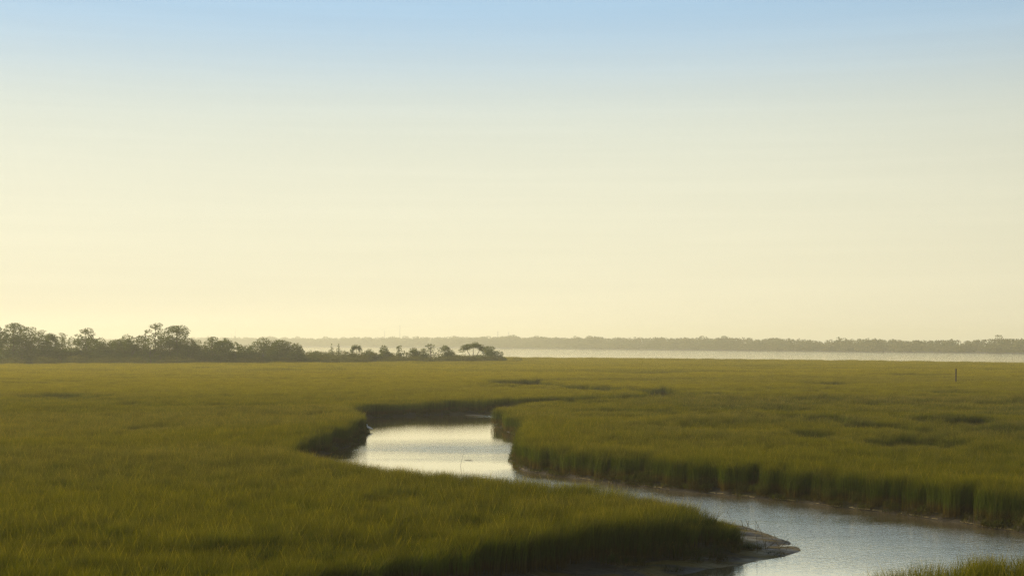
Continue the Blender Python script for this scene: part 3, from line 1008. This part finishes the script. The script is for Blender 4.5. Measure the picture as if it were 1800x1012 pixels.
def make_tree(name, px, topy, wpx, kind, Y, label, seed, group=None, cat="tree", mat=None, basez=None):
    r = np.random.default_rng(seed)
    X = at(px, Y)
    gz0 = float(ground_z(np.array([X]), np.array([Y]))[0]) if basez is None else basez
    H = top_z(topy, Y) - gz0
    Wd = wpx * Y / F_PX
    hw = Wd / 2
    t = bpy.data.objects.new(name, None)
    t.empty_display_size = 0.5
    COL.objects.link(t)
    t.location = (X, Y, gz0)
    t["label"] = label
    t["category"] = cat
    if group:
        t["group"] = group
    V, Fc, cnt = [], [], []
    lobes = []
    if kind == "round":       # crown down to the ground, many lobes
        for _ in range(int(9 + Wd * 1.6)):
            a, q = r.random() * 6.28, math.sqrt(r.random())
            x, y = math.cos(a) * q * hw * 0.82, math.sin(a) * q * hw * 0.8
            ztop = H * (1 - 0.45 * q ** 2) - 0.3
            z = 0.5 + (ztop - 0.9) * r.random() ** 0.65
            s = (0.55 + 0.5 * r.random()) * min(hw, H) * 0.36
            lobes.append((x, y, min(z, H - s * 0.8), s * 1.15, s * 1.1, s * 0.85))
        lobes.append((hw * 0.1 * (r.random() - 0.5), 0, H - 0.16 * H, hw * 0.4, hw * 0.4, 0.16 * H))
        tube(V, Fc, cnt, [(0, 0, -0.3), (0.1, 0, H * 0.3), (-0.1, 0.1, H * 0.6)], [0.22, 0.16, 0.06])
        for l in lobes[:8]:
            tube(V, Fc, cnt, [(0.05, 0, H * 0.2), (l[0] * 0.5, l[1] * 0.5, (H * 0.25 + l[2]) / 2 + 0.2), (l[0], l[1], l[2])], [0.11, 0.07, 0.03], 5)
        dens, size = 7.5, 0.20
    elif kind == "tall":      # bare stem, ragged lobes on limbs with sky between them
        zb = H * 0.45
        tube(V, Fc, cnt, [(0, 0, -0.3), (0.15, 0, H * 0.35), (-0.1, 0, H * 0.62), (0.1, 0, H * 0.92)], [0.24, 0.19, 0.13, 0.04])
        for i in range(int(9 + Wd)):
            f = i / (8 + Wd)
            z = zb + (H - zb) * f
            spread = hw * (0.45 + 0.75 * math.sin(min(1, 0.25 + f * 0.8) * math.pi) ** 0.8) * (0.45 + 0.5 * r.random())
            a = i * 2.4 + r.random()
            x, y = math.cos(a) * spread * 0.85, math.sin(a) * spread * 0.7
            s = (0.34 + 0.22 * r.random()) * hw * 0.72
            lobes.append((x, y, min(z, H - s * 0.5), s * 1.25, s * 1.1, s * 0.62))
            tube(V, Fc, cnt, [(0, 0, z - 0.9), (x * 0.5, y * 0.5, z - 0.5), (x, y, z)], [0.09, 0.06, 0.02], 5)
        dens, size = 8.0, 0.18
    elif kind == "umbrella":  # forked bare stems under one flat crown
        k = 3
        for i in range(k):
            V, Fc, cnt = [], [], []
            sx = (i - 1) * hw * 0.62 + 0.2 * (r.random() - 0.5)
            tube(V, Fc, cnt, [((i - 1) * 0.25, 0, -0.3), (sx * 0.35, 0.1 * i, H * 0.35), (sx * 0.8, 0.2 * (i - 1), H * 0.66), (sx * 1.1, 0.3 * (i - 1), H * 0.8)], [0.17, 0.14, 0.10, 0.04])
            link("stem", mesh_np("stem", V, Fc, cnt, True), M_BARK, t)
        V = []
        for i in range(22):
            x = (r.random() * 2 - 1) * hw * 0.86
            y = (r.random() * 2 - 1) * hw * 0.5
            z = H * (0.92 - 0.30 * (x / hw) ** 2 - 0.05 * r.random())
            s = hw * (0.14 + 0.14 * r.random())
            lobes.append((x, y, z - H * 0.10 * r.random(), s * (0.8 + 0.8 * r.random()), s * 1.3, H * (0.06 + 0.07 * r.random())))
        dens, size = 9.0, 0.18
    elif kind == "cone":      # dark upright cedar
        tube(V, Fc, cnt, [(0, 0, -0.3), (0, 0, H * 0.5), (0, 0, H * 0.95)], [0.16, 0.10, 0.02])
        for i in range(14):
            f = i / 13
            a = i * 2.4
            w_ = hw * (1 - f) ** 0.8
            lobes.append((math.cos(a) * w_ * 0.5, math.sin(a) * w_ * 0.5, 0.3 + (H - 0.5) * f, max(0.2, w_ * 0.7), max(0.2, w_ * 0.7), H * 0.085))
        dens, size = 9.0, 0.17
    else:                     # shrub: several stems from the ground, low dome
        for i in range(5):
            a = i * 1.3 + r.random()
            tube(V, Fc, cnt, [(0, 0, -0.2), (math.cos(a) * hw * 0.3, math.sin(a) * hw * 0.3, H * 0.45), (math.cos(a) * hw * 0.55, math.sin(a) * hw * 0.5, H * 0.75)], [0.07, 0.05, 0.02], 5)
        for _ in range(int(8 + Wd)):
            a, q = r.random() * 6.28, math.sqrt(r.random())
            s = (0.5 + 0.5 * r.random()) * min(hw * 0.42, H * 0.34)
            lobes.append((math.cos(a) * q * hw * 0.8, math.sin(a) * q * hw * 0.7, max(0.35, (H - s) * (1 - 0.5 * q * q) * (0.45 + 0.55 * r.random())), s * 1.2, s * 1.1, s * 0.9))
        dens, size = 8.5, 0.18
    if V:
        link("trunk", mesh_np("trunk", V, Fc, cnt, True), M_BARK, t)
    LV, VV = leaf_cloud(r, lobes, dens, size)
    link("crown", crown_mesh("crown", LV, VV, mat or M_LEAF), None, t)
    return t


GROVE = "crowded crowns of the grove on the left"
BUSH = "low bushes along the spit"
TREES = [
    # px, top y, width px, kind, distance, label, group
    (-12, 573, 52, "tall", 398, "tall tree cut by the left edge of the picture", None),
    (24, 568, 46, "tall", 402, "tall tree with a peaked crown nearest the left edge of the grove", None),
    (46, 574, 38, "tall", 408, "ragged flat crown just right of the leftmost tall peak", None),
    (68, 580, 34, "tall", 404, "rounded crown, third step down from the left edge of the skyline", None),
    (90, 583, 26, "umbrella", 410, "small arched crown with sky under it in the left skyline", None),
    (109, 585, 22, "tall", 415, "small pale tree tip left of the lone tall tree", None),
    (151, 577, 34, "tall", 402, "lone tall tree standing up between two dips of the left skyline", None),
    (222, 587, 42, "round", 405, "domed tree left of the tallest thin tree", None),
    (273, 568, 34, "tall", 402, "tallest thin tree with a see-through crown, middle of the grove", None),
    (311, 573, 54, "tall", 400, "broad dense tree beside the tallest thin tree, highest wide crown", None),
    (256, 584, 12, "tall", 410, "tiny lone twig of a tree just left of the tallest thin tree", None),
    (372, 592, 34, "tall", 400, "left one of the paired flat crowns right of the broad tree", None),
    (394, 594, 38, "umbrella", 404, "leaning umbrella crown, right one of the pair right of the broad tree", None),
    (414, 601, 36, "round", 398, "small dome between the paired crowns and the great bush", None),
    (462, 592, 54, "round", 405, "highest left half of the great rounded bush that ends the grove", None),
    (496, 597, 60, "round", 402, "middle of the great rounded bush that ends the grove", None),
    (521, 603, 42, "round", 399, "low right shoulder of the great rounded bush above the water", None),
    (551, 613, 40, "shrub", 430, "low dark bush just right of the end of the grove", None),
    (573, 612, 30, "shrub", 430, "knobbly little bush left of the twin pointed cedars", None),
    (583, 606, 26, "cone", 432, "left one of the twin pointed cedars on the spit", None),
    (595, 604, 22, "cone", 430, "right, sharper one of the twin pointed cedars on the spit", None),
    (627, 603, 22, "umbrella", 432, "spindly small umbrella tree rising above the bay behind", None),
    (648, 612, 56, "shrub", 430, "dark bush below and right of the spindly umbrella tree", None),
    (675, 607, 36, "round", 428, "wedge-shaped bush with a steep left side, middle of the spit", None),
    (702, 606, 22, "round", 434, "narrow upright bush standing alone against the bay", None),
    (725, 611, 38, "round", 432, "even round bush right of the narrow upright bush", None),
    (744, 610, 26, "shrub", 434, "small bush with gaps left of the arched one", None),
    (757, 604, 20, "tall", 436, "arched little tree in the right part of the spit", None),
    (782, 606, 38, "round", 436, "open-crowned bush left of the big umbrella tree", None),
    (832, 601, 46, "umbrella", 445, "big flat umbrella tree with forked bare stems on the spit", None),
    (862, 608, 50, "round", 440, "dense dark bush right of the big umbrella tree", None),
    (886, 625, 14, "shrub", 452, "last tiny bush at the right end of the spit", None),
    (613, 616, 40, "shrub", 428, "low bush under the spindly umbrella tree", None),
    (808, 621, 36, "shrub", 448, "low pale bush left of the stems of the big umbrella tree", None),
]
r0 = np.random.default_rng(99)
for i in range(26):           # the closed canopy of the grove, no one crown stands out
    x = 4 + i * 17.3 + 6 * (r0.random() - 0.5)
    prof = np.interp(x, [0, 60, 110, 170, 190, 230, 300, 340, 400, 440], [583, 586, 590, 592, 598, 590, 590, 596, 602, 604])
    TREES.append((x, prof + 5 * (r0.random() - 0.4), 34 + 16 * r0.random(), "round", 396 + 14 * r0.random(),
                  "one of the rounded crowns that close up into the left grove", GROVE))
names = {"tall": "tall_tree", "round": "oak_tree", "umbrella": "umbrella_tree", "cone": "cedar_tree", "shrub": "bush"}
for i, (x, ty, w, kind, Y, lab, grp) in enumerate(TREES):
    nm = "bush" if (x > 540 and kind in ("round", "shrub")) else names[kind]
    make_tree(nm, x, ty, w, kind, Y * 1.072, lab, 500 + i, grp, "bush" if nm == "bush" else "tree")

# undergrowth of the grove and brush in front of it
r1 = np.random.default_rng(5)
lob = []
for i in range(430):
    x = -20 + 585 * r1.random()
    Y = 422 + 32 * r1.random()
    h = 2.2 + 2.6 * r1.random() * (1 if x < 540 else 0.3)
    s = 0.7 + 0.9 * r1.random()
    lob.append((at(x, Y), Y, 1.0 + h * r1.random(), s * 1.3, s, s))
LV, VV = leaf_cloud(r1, lob, 5.0, 0.22)
link("undergrowth", crown_mesh("undergrowth", LV, VV, M_LEAF), None, kind="stuff", label="dark undergrowth filling the foot of the left grove", category="undergrowth")
lob = []
for i in range(420):
    x = -20 + 930 * r1.random() ** 0.9
    Y = np.interp(x, [0, 540, 900], [411, 429, 472]) + 12 * (r1.random() - 0.5)
    if vnoise(np.array([x]), np.array([0.0]), 30.0, 3)[0] < 0.35:
        continue
    s = 0.45 + 0.75 * r1.random()
    lob.append((at(x, Y), Y, 1.1 + s * 1.2 * r1.random() + 0.3, s * 2.2, s, s))
for i in range(520):          # thicker scrub along the spit
    x = 540 + 330 * r1.random()
    Y = np.interp(x, [540, 640, 800, 880], [440, 455, 472, 483]) + 10 * r1.random()
    top = np.interp(x, [540, 600, 690, 700, 790, 815, 880], [4.2, 4.4, 4.2, 3.2, 3.8, 3.0, 2.0])
    s = 0.4 + 0.5 * r1.random()
    lob.append((at(x, Y), Y, 0.9 + (top - 1.0) * r1.random(), s * 1.4, s, s))
LV, VV = leaf_cloud(r1, lob, 6.0, 0.18)
link("marsh_brush", crown_mesh("marsh_brush", LV, VV, M_BRUSH), None, kind="stuff", label="low olive brush between the meadow and the trees on the left", category="brush")

# ------------------------------------------------------------------ far wood across the bay
FAR = chaikin([(-4300, 4500), (-2000, 4060), (-1000, 3450), P(540, 609.3), P(700, 610.1), P(900, 611.9), P(1200, 614.9), P(1500, 618.1), P(1800, 620.9), P(2200, 624.8), (500, 545)], 2, False)
seg_ = np.diff(FAR, axis=0)
cum = np.concatenate([[0], np.cumsum(np.hypot(seg_[:, 0], seg_[:, 1]))])
rf = np.random.default_rng(21)
lob = []
LVs, VVs = [], []
for i in range(3600):
    # more trees where the shore is near, so the skyline has the same grain everywhere
    u = cum[-1] * (1 - rf.random() ** 1.6)
    k = min(np.searchsorted(cum, u) - 1, len(seg_) - 1)
    f = (u - cum[k]) / (cum[k + 1] - cum[k])
    p = FAR[k] + seg_[k] * f
    back = 4 + 90 * rf.random()
    nrm = np.array([-seg_[k][1], seg_[k][0]])
    nrm = nrm / np.hypot(*nrm)
    if nrm[1] < 0:
        nrm = -nrm
    x, y = p + nrm * back
    px_ = 900 + F_PX * x / y
    topy = np.interp(px_, [200, 420, 560, 800, 950, 1000, 1150, 1250, 1400, 1520, 1640, 1750, 1850], [594, 592, 593, 590.5, 590, 592, 593, 592.5, 595, 594, 596, 593.5, 593])
    H = max(5.0, top_z(topy, y)) * (0.80 + 0.17 * rf.random() + 0.16 * (vnoise(np.array([px_]), np.array([0.0]), 22.0)[0] - 0.5))
    if rf.random() < 0.05:
        H *= 1.1 + 0.14 * rf.random()
    if back < 14:
        H *= 0.55 + 0.35 * rf.random()
    w = H * (0.24 + 0.18 * rf.random())
    for j in range(4):
        s = w * (0.5 + 0.5 * rf.random())
        lob.append((x + (rf.random() - 0.5) * w * 1.4, y + (rf.random() - 0.5) * w, H * (0.15 + (0.62 + 0.1 * rf.random()) * j / 3), s, s, H * (0.12 + 0.08 * rf.random())))
for i in range(1500):         # closed thicket along the water's edge
    u = cum[-1] * (1 - rf.random() ** 1.6)
    k = min(np.searchsorted(cum, u) - 1, len(seg_) - 1)
    p = FAR[k] + seg_[k] * ((u - cum[k]) / (cum[k + 1] - cum[k]))
    s = 1.8 + 2.6 * rf.random()
    lob.append((p[0], p[1] + 12 + 16 * rf.random(), 0.8 + s * 0.7, s * 1.8, s, s))
LV, VV = leaf_cloud(rf, lob, 0.5, 0.75, 0.6)
link("far_wood", crown_mesh("far_wood", LV, VV, M_FARLEAF), None, kind="stuff", label="hazy wooded shore closing the bay along the whole horizon", category="wood")


# ------------------------------------------------------------------ masts beyond the far wood
def make_mast(px, topy, Y, width, label, arms=True):
    X = at(px, Y)
    zt = top_z(topy, Y)
    t = bpy.data.objects.new("radio_mast", None)
    COL.objects.link(t)
    z0 = float(ground_z(np.array([X]), np.array([Y]))[0])
    t.location = (X, Y, z0)
    t["label"] = label
    t["category"] = "mast"
    t["group"] = "thin masts above the far wood"
    H = zt - z0
    V, Fc, cnt = [], [], []
    cs = [(math.cos(a) * width / 2, math.sin(a) * width / 2) for a in (0.3, 2.4, 4.5)]
    for c in cs:
        tube(V, Fc, cnt, [(c[0], c[1], 0), (c[0] * 0.8, c[1] * 0.8, H * 0.9)], [0.16, 0.12], 5)
    nb = int(H / 1.6)
    for i in range(nb):
        a, b = cs[i % 3], cs[(i + 1) % 3]
        z = H * 0.9 * i / nb
        tube(V, Fc, cnt, [(a[0] * 0.9, a[1] * 0.9, z), (b[0] * 0.9, b[1] * 0.9, z + H * 0.9 / nb)], [0.07, 0.07], 4)
    link("lattice", mesh_np("lattice", V, Fc, cnt), M_STEEL, t)
    V, Fc, cnt = [], [], []
    tube(V, Fc, cnt, [(0, 0, H * 0.88), (0, 0, H)], [0.14, 0.08], 6)
    if arms:
        for k in range(3):
            a = k * 2.1
            tube(V, Fc, cnt, [(0, 0, H * 0.9), (math.cos(a) * 0.9, math.sin(a) * 0.9, H * 0.9), (math.cos(a) * 0.9, math.sin(a) * 0.9, H * 0.9 + 1.2)], [0.07, 0.07, 0.09], 4)
    link("antenna", mesh_np("antenna", V, Fc, cnt), M_STEEL, t)


make_mast(703, 569, 2700, 2.3, "tallest thin mast on the skyline, above the middle of the spit")
make_mast(676, 579, 2700, 1.4, "shorter faint mast just left of the tallest mast", False)
make_mast(413.5, 576, 3100, 2.2, "thin mast right of the grove's paired crowns, left of the great bush")
make_mast(406.5, 585, 3100, 1.2, "very short faint mast beside the mast right of the paired crowns", False)
make_mast(875, 580, 2250, 1.6, "faint mast above the dense dark bush at the right end of the spit")
make_mast(894, 581.5, 2250, 1.6, "rightmost faint mast on the skyline, right of the last bush")


# ------------------------------------------------------------------ single small things
def crooked(name, pts, radii, mat, label, cat, sides=10):
    V, Fc, cnt = [], [], []
    base = Vector(pts[0])
    tube(V, Fc, cnt, [tuple(Vector(p) - base) for p in pts], radii, sides)
    o = link(name, mesh_np(name, V, Fc, cnt, False), mat, None, label=label, category=cat)
    o.location = base
    return o


Yp = 214.0
Xp = at(1680, Yp)
ztp = top_z(647.5, Yp)
crooked("wooden_post", [(Xp, Yp, 0.1), (Xp + 0.01, Yp, 1.4), (Xp + 0.025, Yp, 2.4), (Xp + 0.04, Yp, ztp - 0.35), (Xp + 0.045, Yp, ztp - 0.30), (Xp + 0.05, Yp, ztp - 0.06), (Xp + 0.05, Yp, ztp)],
        [0.12, 0.115, 0.108, 0.10, 0.115, 0.112, 0.07], M_POST, "dark wooden post standing alone in the right meadow", "post")
Ys = 85.5
crooked("leaning_stick", [(at(808.5, Ys), Ys, -0.4), (at(810, Ys), Ys, 0.15), (at(812.5, Ys), Ys + 0.05, 0.5), (at(816, Ys), Ys + 0.05, top_z(793, Ys))],
        [0.010, 0.009, 0.007, 0.003], M_POST, "thin leaning stick poking out of the bright creek bend", "stick", 6)
c = P(824, 808.5)
crooked("floating_twig", [(c[0] - 0.28, c[1], 0.0), (c[0] - 0.1, c[1] + 0.03, 0.03), (c[0] + 0.12, c[1], 0.02), (c[0] + 0.26, c[1] + 0.08, 0.03)],
        [0.006, 0.014, 0.012, 0.005], M_POST, "short dark twig floating right of the leaning stick", "twig", 6)
Ym = 1060.0
crooked("channel_marker", [(at(1552.5, Ym), Ym, -1), (at(1552.5, Ym), Ym, 0.9), (at(1552.5, Ym), Ym, 1.0), (at(1552.5, Ym), Ym, 1.9), (at(1552.5, Ym), Ym, 2.1)],
        [0.3, 0.28, 0.42, 0.40, 0.12], M_POST, "tiny dark marker pile in the bay near the far shore", "marker", 8)


def make_bird():
    X, Y = P(646.5, 757.5)
    t = bpy.data.objects.new("white_bird", None)
    COL.objects.link(t)
    z0 = 0.10
    t.location = (X + 0.05, Y, z0)
    t["label"] = "small white bird resting at the foot of the creek's left bank"
    t["category"] = "bird"
    # body, neck and head as one lofted skin, head to the left and tail to the right
    spine = [(0.42, 0.10, 0.008, 0.03), (0.32, 0.125, 0.03, 0.05), (0.20, 0.15, 0.075, 0.075), (0.06, 0.19, 0.105, 0.10), (-0.05, 0.25, 0.095, 0.095),
             (-0.10, 0.33, 0.055, 0.055), (-0.105, 0.40, 0.043, 0.043), (-0.115, 0.46, 0.055, 0.052), (-0.15, 0.485, 0.05, 0.046), (-0.185, 0.48, 0.02, 0.018)]
    V, Fc, cnt = [], [], []
    S = 10
    for i, (x, z, rv, rw) in enumerate(spine):
        a = spine[max(i - 1, 0)]
        b = spine[min(i + 1, len(spine) - 1)]
        d = Vector((b[0] - a[0], 0, b[1] - a[1])).normalized()
        u = Vector((0, 1, 0))
        w = d.cross(u)
        for k in range(S):
            an = 2 * math.pi * k / S
            V.append(tuple(Vector((x, 0, z)) + u * math.cos(an) * rw + w * math.sin(an) * rv))
    for i in range(len(spine) - 1):
        for k in range(S):
            a, b = i * S + k, i * S + (k + 1) % S
            Fc += [a, b, b + S, a + S]
            cnt.append(4)
    Fc += list(range(S)) + list(range((len(spine) - 1) * S, len(spine) * S))
    cnt += [S, S]
    link("body", mesh_np("body", V, Fc, cnt, True), M_FEATHER, t)
    V, Fc, cnt = [], [], []
    tube(V, Fc, cnt, [(-0.18, 0, 0.48), (-0.25, 0, 0.465)], [0.016, 0.003], 6)
    link("beak", mesh_np("beak", V, Fc, cnt), M_BEAK, t)
    for s in (-1, 1):
        V, Fc, cnt = [], [], []
        tube(V, Fc, cnt, [(0.06, s * 0.04, 0.12), (0.07, s * 0.04, 0.0), (0.06, s * 0.04, -0.14), (0.0, s * 0.045, -0.15)], [0.012, 0.009, 0.009, 0.006], 5)
        link("leg", mesh_np("leg", V, Fc, cnt), M_BEAK, t)


make_bird()

# ------------------------------------------------------------------ haze: humid morning air over the marsh
bm = bmesh.new()
bmesh.ops.create_cube(bm, size=1.0)
me = bpy.data.meshes.new("haze")
bm.to_mesh(me)
bm.free()
mh, t, o = new_mat("humid air")
pv = N(t, "ShaderNodeVolumePrincipled")
pv.inputs["Color"].default_value = (0.87, 0.86, 0.69, 1)
pv.inputs["Density"].default_value = 0.00031
pv.inputs["Anisotropy"].default_value = 0.2
t.links.new(pv.outputs[0], o.inputs["Volume"])
hz = link("haze", me, mh, kind="stuff", label="pale yellow humid haze over the marsh and bay", category="haze")
zb, zt_ = -2.0, 56.0
hz.scale = (17000, 6500, zt_ - zb)
hz.location = (0, 3150, (zt_ + zb) / 2)
